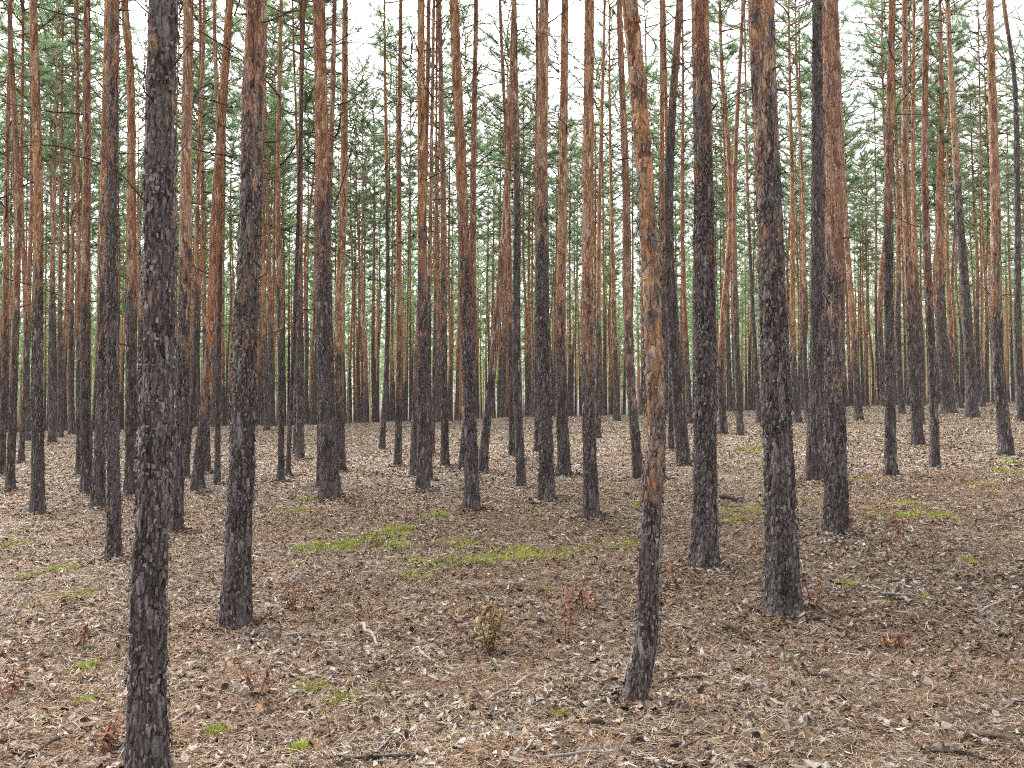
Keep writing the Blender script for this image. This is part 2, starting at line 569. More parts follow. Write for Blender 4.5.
def trunk_mesh(path_x, path_y, r_of_h, H, h_fine, step, seg, bark_line, seed, flakes=0, rough=1.0):
    """one continuous stem from below ground to the tip, bark plates raised in the mesh"""
    hs = list(np.arange(-0.18, h_fine, step)) + list(np.linspace(h_fine, H, 26))
    h = np.array(hs)
    px, py, r = path_x(h), path_y(h), r_of_h(h)
    n = len(h)
    th = np.arange(seg) * 2 * PI / seg
    HH, TH = np.meshgrid(h, th, indexing='ij')
    RR = np.repeat(r[:, None], seg, 1)
    r1 = float(r_of_h(np.array([1.5]))[0])
    # root buttresses, out-of-round stem
    lobes = random.choice([3, 4, 5]); ph = rnd(0, 6)
    RR = RR * (1 + 0.12 * np.exp(-np.maximum(HH, 0) / 0.15) * np.cos(lobes * TH + ph)
               + 0.03 * vnoise(np.cos(TH) * 1.3 + 9, np.sin(TH) * 1.3 + 9, HH * 0.9, seed))
    nu = max(5, int(round(2 * PI * r1 / 0.036)))
    uu = TH / (2 * PI) * nu + 0.35 * vnoise(np.cos(TH) * 3, np.sin(TH) * 3, HH * 6, seed + 1)
    vv = HH / 0.085 + 0.4 * vnoise(np.cos(TH) * 3, np.sin(TH) * 3, HH * 5, seed + 2)
    gap, pid = worley(uu, vv, nu, seed)
    lo = sstep(bark_line + 1.0, bark_line - 1.0, HH)          # thick plates low, thin flakes high
    amp = (0.0045 + 0.0105 * lo) * rough * min(1.0, r1 / 0.09)
    plate = sstep(0.02, 0.30, gap) * 0.8 + pid * 0.7
    finex = vnoise(np.cos(TH) * r1 * 55, np.sin(TH) * r1 * 55, HH * 32, seed + 5)
    RR = RR * 0.93 + amp * (plate - 1.15) + 0.0028 * rough * finex
    bump = 0.010 * np.clip(vnoise(np.cos(TH) * r1 * 11 + 4, np.sin(TH) * r1 * 11, HH * 3.0, seed + 8) - 0.35, 0, 1) * 2.2
    RR = RR + bump * min(1, r1 / 0.1)
    X = px[:, None] + RR * np.cos(TH); Y = py[:, None] + RR * np.sin(TH)
    V = np.stack([X, Y, HH], -1).reshape(-1, 3)
    i, j = np.meshgrid(np.arange(n - 1), np.arange(seg), indexing='ij')
    a = i * seg + j; b = i * seg + (j + 1) % seg
    mb = MB()
    mb.add(V, np.stack([a, b, b + seg, a + seg], -1).reshape(-1, 4))
    rng = np.random.default_rng(seed)
    for up in ((0, 1) if flakes else ()):
        m = flakes if not up else int(flakes * 0.6)
        lo_h, hi_h = (0.05, min(bark_line + 0.8, h_fine)) if not up else (max(0.1, bark_line + 0.9), h_fine)
        if hi_h - lo_h < 0.3:
            continue
        m = int(m * (hi_h - lo_h) / h_fine)
        fh = rng.uniform(lo_h, hi_h, m); ft = rng.uniform(0, 2 * PI, m)
        fr = np.interp(fh, h, r) + 0.004
        c = np.stack([np.interp(fh, h, px) + fr * np.cos(ft), np.interp(fh, h, py) + fr * np.sin(ft), fh], -1)
        nrm = np.stack([np.cos(ft), np.sin(ft), np.zeros(m)], -1)
        tan = np.stack([-np.sin(ft), np.cos(ft), np.zeros(m)], -1)
        upv = np.array([0, 0, 1.0])
        sw = 0.0022 + 0.0065 * rng.uniform(0, 1, (m, 1)) ** 2; sh = 0.004 + 0.012 * rng.uniform(0, 1, (m, 1)) ** 1.6
        lift = rng.uniform(-0.004, 0.012, (m, 1)); lift2 = rng.uniform(0.0, 0.010, (m, 1)); sl = rng.uniform(-0.6, 0.6, (m, 1))
        p0 = c - tan * sw * rng.uniform(0.1, 1, (m, 1)) - upv * sh + nrm * lift
        p1 = c + tan * sw * rng.uniform(0.1, 1, (m, 1)) - upv * sh * (1 + sl * .6) + nrm * lift2
        p2 = c + tan * sw * (1 + sl) + upv * sh + nrm * 0.001
        p3 = c - tan * sw * (1 - sl) + upv * sh * (1 - sl * .4) + nrm * lift2 * .5
        v = np.stack([p0, p1, p2, p3], 1).reshape(-1, 3)
        mb.add(v, np.arange(m * 4).reshape(-1, 4), None, 1 + up)
    return mb.mesh('trunk_mesh', [M_BARK, M_FLAKE, M_FLAKE_UP], True)


DEAD = []
for k in range(14):
    random.seed(500 + k)
    mb = MB()
    dead_limb(mb, (0, 0, 0), 0.0, 1.0, 0.013, 5, up=[-0.3, 0.1, 0.5, 0.9, 0.0, 0.3][k % 6], side_twigs=k % 3 > 0)
    DEAD.append(mb.mesh('dead_branch_mesh', [M_TWIG]))
STUB = []
for k in range(3):
    random.seed(600 + k)
    mb = MB()
    P = curve((0, 0, 0), (1, 0, [0.1, 0.7, -0.2][k]), 0.16, 3, 0.0, 0.12)
    v, q, t = tube(P, [0.018, 0.013, 0.010, 0.007], 6); mb.add(v, q, t)
    STUB.append(mb.mesh('branch_stub_mesh', [M_TWIG]))

#  [(x, y) points up the stem in the photo, first = foot], width in px near y=385, y where it turns orange, label
TREES = [
 ([(146,776),(150,573),(160,385),(161,190),(166,0)], 34, 35, 'thick dark pine in the left foreground, its foot cut off by the bottom edge'),
 ([(236,628),(244,385),(250,190),(255,0)], 26, 165, 'thick pine left of centre, grey below and orange high up, burl on its stem'),
 ([(633,705),(644,655),(649,560),(655,400),(651,300),(646,200),(638,95),(629,0)], 20, 350, 'bowed pine nearest the centre, orange flaky bark and a bent foot'),
 ([(783,616),(776,385),(769,190),(761,0)], 31, 120, 'thickest pine on the right, straight and dark grey up to reddish bark'),
 ([(705,568),(705,385),(704,190),(700,0)], 24, 130, 'straight grey pine between the bowed pine and the thickest right pine'),
 ([(837,535),(835,385),(834,190),(830,0)], 22, 335, 'pine with brown seedling at its foot, flaky orange above, touching a darker stem'),
 ([(815,482),(817,385),(817,190),(816,0)], 18, -120, 'dark pine without orange bark, just left of a flaky orange stem'),
 ([(330,499),(326,385),(323,190),(319,0)], 18, 232, 'dark footed pine with bright orange upper stem, left of the centre clearing'),
 ([(320,488),(321,385),(330,190),(335,0)], 7, 250, 'thin pine tucked behind the left side of the dark footed orange pine'),
 ([(340,471),(338,385),(344,190),(346,0)], 11, 375, 'orange pine touching the right side of the dark footed pine'),
 ([(114,561),(113,385),(113,190),(116,0)], 13, 95, 'slim straight dark pine just left of the thick foreground stem'),
 ([(591,519),(588,385),(588,190),(589,0)], 14, 345, 'straight orange pine with a dark foot left of the bowed pine'),
 ([(547,500),(544,385),(542,190),(544,0)], 15, 215, 'straight grey pine in the middle with dark plated lower stem'),
 ([(564,475),(561,385),(563,190),(565,0)], 12, 330, 'pine close behind the right side of the middle grey pine'),
 ([(537,452),(537,385),(538,190),(537,0)], 6, 260, 'thin pine showing behind the left side of the middle grey pine'),
 ([(521,488),(517,385),(517,190),(514,0)], 9, 150, 'slender dark pine left of the middle grey pine'),
 ([(512,457),(511,385),(508,190),(500,0)], 6, 330, 'thin pine whose foot touches the slender dark middle pine'),
 ([(472,511),(469,385),(462,190),(454,0)], 14, 265, 'dark pine with swollen pale foot left of the leaning orange pine'),
 ([(463,470),(470,385),(473,190),(476,0)], 8, 330, 'pinkish pine hidden low down behind the pine with the swollen foot'),
 ([(483,473),(491,385),(507,190),(514,0)], 9, 350, 'orange pine leaning right beside the pine with the swollen foot'),
 ([(423,491),(423,385),(422,190),(421,0)], 12, 280, 'straight pine in the centre left with two thin stems close beside it'),
 ([(413,478),(416,385),(425,190),(429,0)], 6.5, 380, 'thin orange pine at the left side of the straight centre-left pine'),
 ([(430,481),(429,385),(431,190),(434,0)], 5, 300, 'thin stem at the right foot of the straight centre-left pine'),
 ([(445,468),(444,385),(443,190),(439,0)], 8, 300, 'dark footed slim pine right of the straight centre-left pine'),
 ([(433,455),(434,385),(436,190),(437,0)], 3.5, 320, 'very thin pine between two slim centre-left pines'),
 ([(398,467),(399,385),(399,190),(401,0)], 7, 370, 'slim reddish pine standing alone left of the straight centre-left pine'),
 ([(382,449),(386,385),(387,190),(384,0)], 6, 200, 'thin dark pine leaning right, left of the slim reddish pine'),
 ([(300,460),(300,385),(300,190),(302,0)], 8, 300, 'grey brown pine between the two thick left-centre stems, farther back'),
 ([(295,456),(296,385),(298,190),(292,0)], 4, 300, 'very thin pine at the left side of the farther grey brown pine'),
 ([(281,482),(281,385),(278,190),(281,0)], 6.5, 300, 'thin pine right of the burled pine, nearer of a close pair'),
 ([(288,476),(292,385),(300,150),(304,0)], 4.5, 60, 'dark thin pole of a pine, right one of a close pair'),
 ([(267,430),(266,385),(262,190),(268,0)], 6, 330, 'distant pine just right of the burled pine at the crest'),
 ([(217,485),(218,385),(219,190),(213,0)], 6, 200, 'slim dark pine between the leaning orange pine and the burled pine'),
 ([(208,473),(206,385),(203,190),(201,0)], 5, 340, 'thin pine close behind the leaning bright orange pine'),
 ([(198,492),(208,385),(218,190),(231,0)], 12, 395, 'bright orange pine leaning right, left of the burled pine'),
 ([(175,533),(183,385),(186,190),(189,0)], 14, 320, 'orange stemmed pine half hidden behind the thick foreground stem'),
 ([(186,478),(193,385),(197,190),(203,0)], 6, 300, 'thin pine behind the right side of the half hidden orange pine'),
 ([(131,495),(131,385),(131,190),(129,60),(124,0)], 12, 300, 'orange pine with a crooked top and dead side twigs, left of the foreground stem'),
 ([(98,508),(103,385),(106,190),(110,0)], 12, 250, 'brown pine leaning right at the left side of the slim straight dark pine'),
 ([(87,493),(85,385),(86,190),(86,0)], 11, 300, 'buff orange pine with a grey foot in the left group'),
 ([(79,477),(79,385),(79,190),(78,0)], 6, 330, 'thin pine behind the left edge of the buff orange pine'),
 ([(38,514),(38,385),(40,190),(36,0)], 12, 300, 'nearest pine at the far left, grey below and pinkish above'),
 ([(52,442),(51,385),(53,190),(56,0)], 7, 290, 'reddish pine right of the nearest far left pine'),
 ([(60,437),(60,385),(61,190),(63,0)], 6, 330, 'slim pine at the left end of the crest'),
 ([(72,434),(71,385),(72,190),(70,0)], 6, 300, 'dark footed pine on the crest left of the buff orange pine'),
 ([(29,440),(27,385),(30,190),(28,0)], 6, 330, 'slim pine showing left of the nearest far left pine, farther back'),
 ([(21,464),(26,385),(23,190),(25,0)], 5.5, 340, 'thin tilted pine at the far left with a pale strip of sky beside it'),
 ([(10,491),(14,385),(18,190),(10,0)], 8, 330, 'buff pine leaning right near the left picture edge'),
 ([(1,475),(4,385),(5,190),(8,0)], 7, 320, 'pine standing at the very left edge of the picture'),
 ([(598,438),(598,385),(600,190),(605,0)], 6, 330, 'thin reddish pine behind the straight orange pine with the dark foot'),
 ([(617,421),(616,385),(611,190),(608,0)], 6, 340, 'thin crest pine between the dark footed orange pine and the bowed pine'),
 ([(638,481),(631,385),(626,190),(619,0)], 10, 365, 'orange pine leaning left just behind the bowed pine'),
 ([(662,480),(664,385),(662,190),(661,0)], 6, 260, 'thin pine hidden low down behind the bowed pine'),
 ([(671,450),(671,385),(668,190),(664,0)], 6, 220, 'thin stem left of the dark wavy pine, right of the bowed pine'),
 ([(683,465),(677,385),(668,190),(671,120),(679,0)], 13, 95, 'dark wavy pine with a pale orange top, right of the bowed pine'),
 ([(690,423),(688,385),(682,190),(684,0)], 6, 340, 'orange crest pine just left of the straight grey right-centre pine'),
 ([(723,434),(721,385),(731,190),(718,0)], 8, 360, 'curving orange pine just right of the straight grey right-centre pine'),
 ([(740,435),(738,385),(734,190),(742,0)], 7, 300, 'dark footed slim pine midway between two thick right-centre pines'),
 ([(759,423),(757,385),(748,190),(745,0)], 5, 220, 'thin pine at the left edge of the thickest right pine'),
 ([(798,422),(795,385),(792,190),(787,0)], 7, 350, 'slim orange pine right of the thickest right pine'),
 ([(808,419),(806,385),(803,190),(794,0)], 6, 300, 'slim pinkish pine squeezed beside the dark pine without orange bark'),
 ([(859,420),(857,385),(845,190),(838,0)], 8, 345, 'orange pine leaning left behind the flaky orange right pine'),
 ([(891,475),(890,385),(889,190),(893,0)], 11, 195, 'grey brown pine with a thin pale shoot at its foot, right side'),
 ([(902,414),(900,385),(898,190),(893,60),(890,0)], 7, 290, 'crest pine close behind the right side of the grey brown pine with the shoot'),
 ([(918,445),(914,385),(906,190),(905,0)], 11, 290, 'orange brown pine leaning left, second right of the flaky orange pine'),
 ([(921,424),(919,385),(914,190),(915,0)], 7, 290, 'pine close behind the right side of the left leaning orange brown pine'),
 ([(935,468),(933,385),(925,190),(926,0)], 9, 275, 'slim pine with dark foot standing nearer than its right side neighbours'),
 ([(949,413),(946,385),(939,190),(944,0)], 13, 290, 'stout crest pine of two shades behind the slim dark footed right pine'),
 ([(961,408),(957,385),(947,190),(951,0)], 5, 350, 'thin orange pine at the right of the stout crest pine'),
 ([(972,418),(971,385),(959,190),(949,0)], 12, 190, 'dark pine leaning left between the stout crest pine and the right edge'),
 ([(983,406),(985,385),(980,190),(976,0)], 4.5, 320, 'thin buff pine at the crest right of the dark left leaning pine'),
 ([(1006,455),(1000,385),(996,190),(991,0)], 13, 290, 'nearest pine at the right edge with a thick dark foot'),
 ([(1023,422),(1020,385),(1017,190),(1013,70),(1003,0)], 9, 40, 'crooked dark pine at the very right edge of the picture'),
]

GROUP_NEAR = 'pines standing on the near slope'
placed = []       # (X, Y, r)
for k, (pts, wpx, yline, label) in enumerate(TREES):
    random.seed(1000 + k)
    x0, y0 = pts[0]
    X0, Y0 = on_ground(x0, min(y0, 470) if False else y0)
    Z0 = float(ground(X0, Y0))
    W = [at_depth(px, py, Y0) for px, py in pts]
    hk = [0.0] + [w[1] - Z0 for w in W[1:]]
    xk = [0.0] + [w[0] - X0 for w in W[1:]]
    H = rnd(17.0, 20.0)
    hcb = H - (rnd(6.4, 8.2) if x0 > 330 or Y0 < 14 else rnd(8.0, 9.8))
    # carry the stem on to the crown, straightening
    slope = (xk[-1] - xk[-2]) / (hk[-1] - hk[-2])
    if hk[-1] < hcb - 1.0:
        hk += [hcb]; xk += [xk[-1] + slope * 0.5 * min(4.0, hcb - hk[-2])]
    else:
        keep = [q for q in range(len(hk)) if hk[q] < hcb - 0.4]
        xe = float(np.interp(hcb, hk, xk))
        hk = [hk[q] for q in keep] + [hcb]; xk = [xk[q] for q in keep] + [xe]
    hk += [H + 0.5]; xk += [xk[-1]]
    hk = [-0.3] + hk; xk = [xk[0]] + xk
    leany = rnd(-0.012, 0.012)
    hmid = at_depth(0, 385, Y0)[1] - Z0
    hmid = min(max(hmid, 0.6), 3.0)
    rmid = 0.5 * wpx * Y0 / F * 0.98
    k0 = rmid / float(profile(np.array([hmid]), H)[0])
    pathx = lambda h, a=tuple(hk), c=tuple(xk): hermite(a, c, np.clip(h, a[0], a[-1]))
    pathy = lambda h, s=leany, c=hcb: s * np.clip(h, 0, c)
    rof = lambda h, s=k0, HH=H: s * profile(h, HH)
    bl = (at_depth(0, yline, Y0)[1] - Z0) if yline > -100 else 30.0
    top_in_view = at_depth(0, -60, Y0)[1] - Z0
    t = empty('pine_tree', (X0, Y0, Z0))
    tag(t, label, 'pine tree', GROUP_NEAR)
    if Y0 < 13.5:
        me = trunk_mesh(pathx, pathy, rof, H, min(top_in_view, 9.0), 0.0125 if Y0 < 9 else 0.018, 88 if Y0 < 9 else 60, bl, 40 + k, flakes=2200)
    elif Y0 < 22:
        me = trunk_mesh(pathx, pathy, rof, H, min(top_in_view, 11.0), 0.035, 32, bl, 40 + k, flakes=800, rough=1.15)
    else:
        me = trunk_mesh(pathx, pathy, rof, H, min(top_in_view, 12.0), 0.07, 18, bl, 40 + k, flakes=150, rough=1.25)
    tr = link('trunk', me, t)
    tr['bark_line'] = float(bl)
    s = (H - hcb) / CROWN_H
    cr = link('crown', random.choice(CROWN_NEAR if Y0 < 14 else CROWN_FAR if x0 < 330 else CROWN_THIN), t,
              (float(pathx(np.array([hcb]))[0]), float(pathy(np.array([hcb]))[0]), hcb))
    cw = s * (rnd(.9, 1.15) if x0 > 330 else rnd(1.0, 1.25)); cr.scale = (cw, cw, s)
    cr.rotation_euler = (0, 0, rnd(0, 6.28))
    # dead branches and snapped stubs of the clean stem, each a mesh of its own
    nb = random.randint(7, 11)
    lo_h = max(1.8, at_depth(0, 330, Y0)[1] - Z0)
    hi_h = min(hcb - 0.2, top_in_view)
    if hi_h > lo_h + 0.3:
        for q in range(nb):
            hb = lo_h + (hi_h - lo_h) * rnd(0, 1) ** 0.7
            az = rnd(0, 2 * PI)
            stub = rnd(0, 1) < (0.6 if Y0 < 12 else 0.45)
            rr = float(rof(np.array([hb]))[0]) * 0.8
            o = link('branch_stub' if stub else 'dead_branch', random.choice(STUB if stub else DEAD), t,
                     (float(pathx(np.array([hb]))[0]) + rr * math.cos(az), float(pathy(np.array([hb]))[0]) + rr * math.sin(az), hb))
            o.rotation_euler = (rnd(-.3, .3), rnd(-.25, .25), az)
            sc_ = rnd(0.35, 0.75) if stub else (rnd(0.2, 0.5) if Y0 < 12 else rnd(0.3, 0.85))
            th_ = sc_ if stub else max(sc_, 0.8)
            o.scale = (sc_, sc_, th_ if stub else sc_)
    placed.append((X0, Y0, rmid))

for (a_, b_, r_) in placed[:60]:
    if b_ < 24:
        MOUNDS.append((a_, b_, r_ * 2.4 + 0.08, 0.02 + 0.05 * r_))

# ------------------------------------------------------------------ ground sheet
def axis(fine, lo, hi, f0, f1, grow=1.09):
    a = list(np.arange(f0, f1 + 1e-6, fine))
    s, x = fine, f1
    while x < hi:
        s *= grow; x += s; a.append(x)
    s, x = fine, f0
    while x > lo:
        s *= grow; x -= s; a.insert(0, x)
    return np.array(a)


gx = axis(0.09, -420, 420, -8, 8, 1.045)
gy = axis(0.09, -120, 520, 2.5, 14, 1.03)
GX, GY = np.meshgrid(gx, gy)
GZ = ground_fine(GX, GY)
mb = MB()
nx, ny = len(gx), len(gy)
i, j = np.meshgrid(np.arange(ny - 1), np.arange(nx - 1), indexing='ij')
a = (i * nx + j).ravel()
mb.add(np.stack([GX, GY, GZ], -1).reshape(-1, 3), quads=np.stack([a, a + 1, a + nx + 1, a + nx], -1))
tag(link('ground', mb.mesh('ground', [M_GROUND])), 'forest floor of brown needles and dead leaves', 'ground', kind='structure')

# ------------------------------------------------------------------ pines behind the crest
FAR_TRUNK = []
for k in range(10):
    random.seed(2000 + k)
    c1, c2, c3 = rnd(-.10, .10), rnd(-.18, .18), rnd(-.14, .14)
    hk = [-0.3, 0, 4, 8, 11.5, 21]; xk = [0, 0, c1, c2, c3, c3]
    d1, d2 = rnd(-.1, .1), rnd(-.12, .12)
    H = 19.5
    px_ = lambda h, a=tuple(hk), c=tuple(xk): hermite(a, c, np.clip(h, a[0], a[-1]))
    py_ = lambda h, a=tuple(hk), c=(0, 0, d1, d2, d2, d2): hermite(a, c, np.clip(h, a[0], a[-1]))
    me = trunk_mesh(px_, py_, lambda h: 0.112 * profile(h, 19.5), H, 12.0, 0.14, 12, 5.0, 300 + k, flakes=0, rough=1.4)
    FAR_TRUNK.append((me, c3, d2))

ZONES = [
 (-9e9, 170, 'slender pine beyond the crest, in the dense leafy left end of the wood', 'far pines at the left end'),
 (170, 340, 'slender pine beyond the crest, seen on either side of the burled pine', 'far pines around the burled pine'),
 (340, 500, 'slender pine beyond the crest, in the far rows left of the picture middle', 'far pines left of the middle'),
 (500, 660, 'slender pine beyond the crest, in the far rows left of the bowed pine', 'far pines left of the bowed pine'),
 (660, 850, 'slender pine beyond the crest, in the far rows around the thickest right pine', 'far pines around the thickest right pine'),
 (850, 9e9, 'slender pine beyond the crest, in the far rows at the right end', 'far pines at the right end'),
]


def try_place(X, Y, dmin):
    for (a, b, _r) in placed:
        if (a - X) ** 2 + (b - Y) ** 2 < dmin * dmin:
            return False
    return True


random.seed(77)
N_FAR = 222
cnt = 0
tries = 0
first = None
YFAR = 66.0
while cnt < N_FAR and tries < 20000:
    tries += 1
    Y = math.sqrt(rnd(38.5 ** 2, YFAR ** 2))
    X = rnd(-0.53, 0.53) * Y
    px = 512 + F * X / Y
    if not try_place(X, Y, 1.5):
        continue
    # keep it in sight: skip where a nearer stem covers the whole column
    hid = False
    for (a, b, r) in placed:
        if b < Y and abs(512 + F * a / b - px) < max(2.0, F * r / b * 0.75):
            hid = True
            break
    if hid and rnd(0, 1) < 0.9:
        continue
    H = rnd(17.5, 21.5) if px < 330 else rnd(15.0, 19.5)
    me, cx, cy = random.choice(FAR_TRUNK)
    t = empty('pine_tree', (X, Y, float(ground(X, Y))))
    z = next(z for z in ZONES if z[0] <= px < z[1])
    tag(t, z[2], 'pine tree', z[3])
    s = H / 19.5
    w = rnd(0.6, 1.2)
    tr = link('trunk', me, t)
    rz = rnd(0, 6.28)
    tr.rotation_euler = (0, 0, rz); tr.scale = (w, w, s)
    tr['bark_line'] = rnd(2.2, 6.5)
    cr = link('crown', random.choice(CROWN_FAR if px < 330 or rnd(0, 1) < 0.25 else CROWN_THIN), t,
              (w * (cx * math.cos(rz) - cy * math.sin(rz)), w * (cx * math.sin(rz) + cy * math.cos(rz)), 11.5 * s))
    ws = rnd(0.95, 1.35) if px < 330 else rnd(0.9, 1.3)
    cr.scale = (ws, ws, s * rnd(0.96, 1.0)); cr.rotation_euler = (0, 0, rnd(0, 6.28))
    t.rotation_euler = (rnd(-.018, .018), rnd(-.018, .018), 0)
    placed.append((X, Y, 0.12 * w))
    cnt += 1

# ------------------------------------------------------------------ the wood farther off: one mass
LOWC = []
for k in range(6):
    c = make_crown(700 + k, 0, 1, -0.45)
    LOWC.append(c)
wood = MB()
random.seed(99)


def wood_tree(X, Y):
    H = rnd(17.5, 21.5) if X < -0.18 * Y else rnd(16.0, 19.5)
    hcb = H * (rnd(0.46, 0.60) if Y < 130 else rnd(0.32, 0.56))
    Z = float(ground(X, Y))
    lean = (rnd(-.25, .25), rnd(-.25, .25))
    hs = np.array([-0.2, 0.3, 2, 4, 7, 10, 14, H])
    P = np.stack([X + lean[0] * (hs / 10) ** 1.3 if False else X + lean[0] * np.clip(hs, 0, hcb) / 10, Y + lean[1] * np.clip(hs, 0, hcb) / 10, Z + hs], -1)
    R = rnd(0.07, 0.125) * profile(hs, H)
    v, q, t = tube(P, R, 6)
    # stem: dark below, orange above (two bark colours by face)
    zq = v[np.array(q)[:, 0], 2] - Z
    line = rnd(1.2, 5.5)
    shade = rnd(0.8, 1.25)
    b1 = np.array([0.105, 0.085, 0.082]) * shade
    b2 = np.array(random.choice([(0.44, 0.22, 0.105), (0.44, 0.27, 0.17), (0.38, 0.20, 0.13), (0.46, 0.34, 0.20)])) * shade
    f = sstep(line - 1.5, line + 1.5, zq)[:, None]
    wood.add(v, q, None, 0, b1 * (1 - f) + b2 * f)
    c = random.choice(LOWC)
    cv = np.concatenate(c.v)
    az = rnd(0, 6.28); s = (H - hcb) / CROWN_H; ws = s * rnd(0.9, 1.25)
    ca, sa = math.cos(az), math.sin(az)
    xx = X + lean[0] * hcb / 10 + ws * (cv[:, 0] * ca - cv[:, 1] * sa)
    yy = Y + lean[1] * hcb / 10 + ws * (cv[:, 0] * sa + cv[:, 1] * ca)
    zz = Z + hcb + s * cv[:, 2]
    V = np.stack([xx, yy, zz], -1)
    Q = np.concatenate(c.q); T = np.concatenate(c.t); tm = np.concatenate(c.tm)
    base = wood.n
    wood.v.append(V); wood.n += len(V)
    wood.q.append(Q + base); wood.qm.append(np.zeros(len(Q))); wood.qc.append(np.broadcast_to(b2 * .8, (len(Q), 3)))
    Tn = T[tm == 1]
    wood.t.append(Tn + base); wood.tm.append(np.full(len(Tn), 1)); wood.tc.append(np.ones((len(Tn), 3)))


nw = 0
tries = 0
wpl = []
while nw < 2200 and tries < 60000:
    tries += 1
    Y = math.sqrt(rnd(YFAR ** 2, 290 ** 2))
    if rnd(0, 1) > np.interp(Y, [66, 110, 165, 230, 290], [1.0, 0.9, 0.40, 0.25, 0.25]):
        continue
    X = rnd(-0.62, 0.62) * Y
    if X > -0.18 * Y and rnd(0, 1) < 0.12:
        continue
    wood_tree(X, Y); nw += 1
# trees either side of and behind the camera, outside the frame
nw = 0
while nw < 230:
    X, Y = rnd(-60, 60), rnd(-32, 66)
    if Y > -1 and abs(X) < 0.62 * Y + 2.5 or math.hypot(X, Y) < 3.0:
        continue
    wood_tree(X, Y); nw += 1
M_WOODBARK = tint_material('far_bark', 0.95, var=0.5)
tag(link('distant_pine_wood', wood.mesh('distant_pine_wood', [M_WOODBARK, M_NEEDLE], False, True)),
    'mass of far pine trunks and crowns closing the view', 'wood', kind='stuff')

# ------------------------------------------------------------------ litter
def scatter(n, ymin, ymax, power, rng):
    """positions on the floor, density ~ Y**-power per square metre"""
    e = 2 - power
    u = rng.uniform(0, 1, n)
    Y = (ymin ** e + u * (ymax ** e - ymin ** e)) ** (1 / e)
    X = rng.uniform(-1, 1, n) * (0.58 * Y + 0.6)
    return X, Y


def frames(n, tilt, rng):
    az = rng.uniform(0, 2 * PI, n)
    t1 = rng.normal(0, tilt, n); t2 = rng.normal(0, tilt, n)
    a = np.stack([np.cos(az) * np.cos(t1), np.sin(az) * np.cos(t1), np.sin(t1)], -1)
    b0 = np.stack([-np.sin(az), np.cos(az), np.zeros(n)], -1)
    nrm = np.cross(a, b0)
    b = b0 * np.cos(t2)[:, None] + nrm * np.sin(t2)[:, None]
    return a, b, np.cross(a, b)


rng = np.random.default_rng(5)
PAL = np.array([(0.53, 0.48, 0.42), (0.40, 0.345, 0.285), (0.29, 0.235, 0.18), (0.28, 0.155, 0.080), (0.10, 0.076, 0.058),
                (0.19, 0.140, 0.098), (0.66, 0.63, 0.59), (0.36, 0.245, 0.145), (0.05, 0.041, 0.035)])
PW = np.array([0.11, 0.17, 0.17, 0.07, 0.15, 0.13, 0.075, 0.06, 0.085]); PW = PW / PW.sum()


def leaves(n, ymin, ymax, power, smin, smax, tilt, name_mb):
    X, Y = scatter(n, ymin, ymax, power, rng)
    keep = fbm(X / 0.9, Y / 0.9, 40, 3) + rng.uniform(-0.5, 0.5, n) > -0.34
    X, Y = X[keep], Y[keep]; n = len(X)
    if ymin < 4 and ymax > 20:
        for (mx, my, mr, mh) in MOUNDS:
            k = int(130 * mr / 0.3); aa = rng.uniform(0, 2 * PI, k); rr = mr * (0.40 + 0.7 * rng.uniform(0, 1, k))
            X = np.concatenate([X, mx + rr * np.cos(aa)]); Y = np.concatenate([Y, my + rr * np.sin(aa)])
        n = len(X)
    Z = ground_fine(X, Y) + rng.uniform(0.002, 0.016, n)
    a, b, c = frames(n, tilt, rng)
    ln = (smin + (smax - smin) * rng.uniform(0, 1, (n, 1)) ** 2.0) / 2; wd = ln * rng.uniform(0.28, 0.62, (n, 1))
    fold = rng.uniform(-0.2, 0.75, (n, 1)) * wd; curl = rng.uniform(-0.3, 0.6, (n, 1)) * ln
    o = np.stack([X, Y, Z], -1)
    sk = rng.uniform(-.35, .35, (n, 1))
    p = [o - a * ln + c * curl, o - a * ln * .35 + b * wd * (1 + sk) + c * fold, o + a * ln * .45 + b * wd * .8 + c * fold,
         o + a * ln + c * curl, o + a * ln * .35 - b * wd * (1 - sk) + c * fold * .7, o - a * ln * .45 - b * wd * .8 + c * fold]
    v = np.stack(p, 1).reshape(-1, 3)
    q = np.array([[0, 1, 2, 3], [0, 3, 4, 5]])[None] + (np.arange(n) * 6)[:, None, None]
    col = PAL[rng.choice(len(PAL), n, p=PW)] * rng.uniform(0.75, 1.2, (n, 1))
    patchy = fbm(X / 1.6, Y / 1.6, 90, 2)[:, None]
    rust = np.array([0.27, 0.15, 0.085])
    col = np.where(patchy > 0.10, col * 0.72 + rust * 0.28, col)
    old = fbm(X / 0.55 + 7, Y / 0.55, 130, 3)[:, None]            # matted old litter, darker than this year's fall
    col = np.where(old + rng.uniform(-.12, .12, (n, 1)) > 0.16, col * np.array([0.72, 0.70, 0.70]), col)
    pale = fbm(X / 0.35 + 17, Y / 0.35, 150, 2)[:, None]
    col = np.where(pale + rng.uniform(-.1, .1, (n, 1)) > 0.34, col * 0.5 + np.array([0.47, 0.43, 0.40]) * 0.5, col)
    col = col * np.array([1.02, 1.00, 1.01])
    name_mb.add(v, q.reshape(-1, 4), None, 0, np.repeat(col, 2, 0))


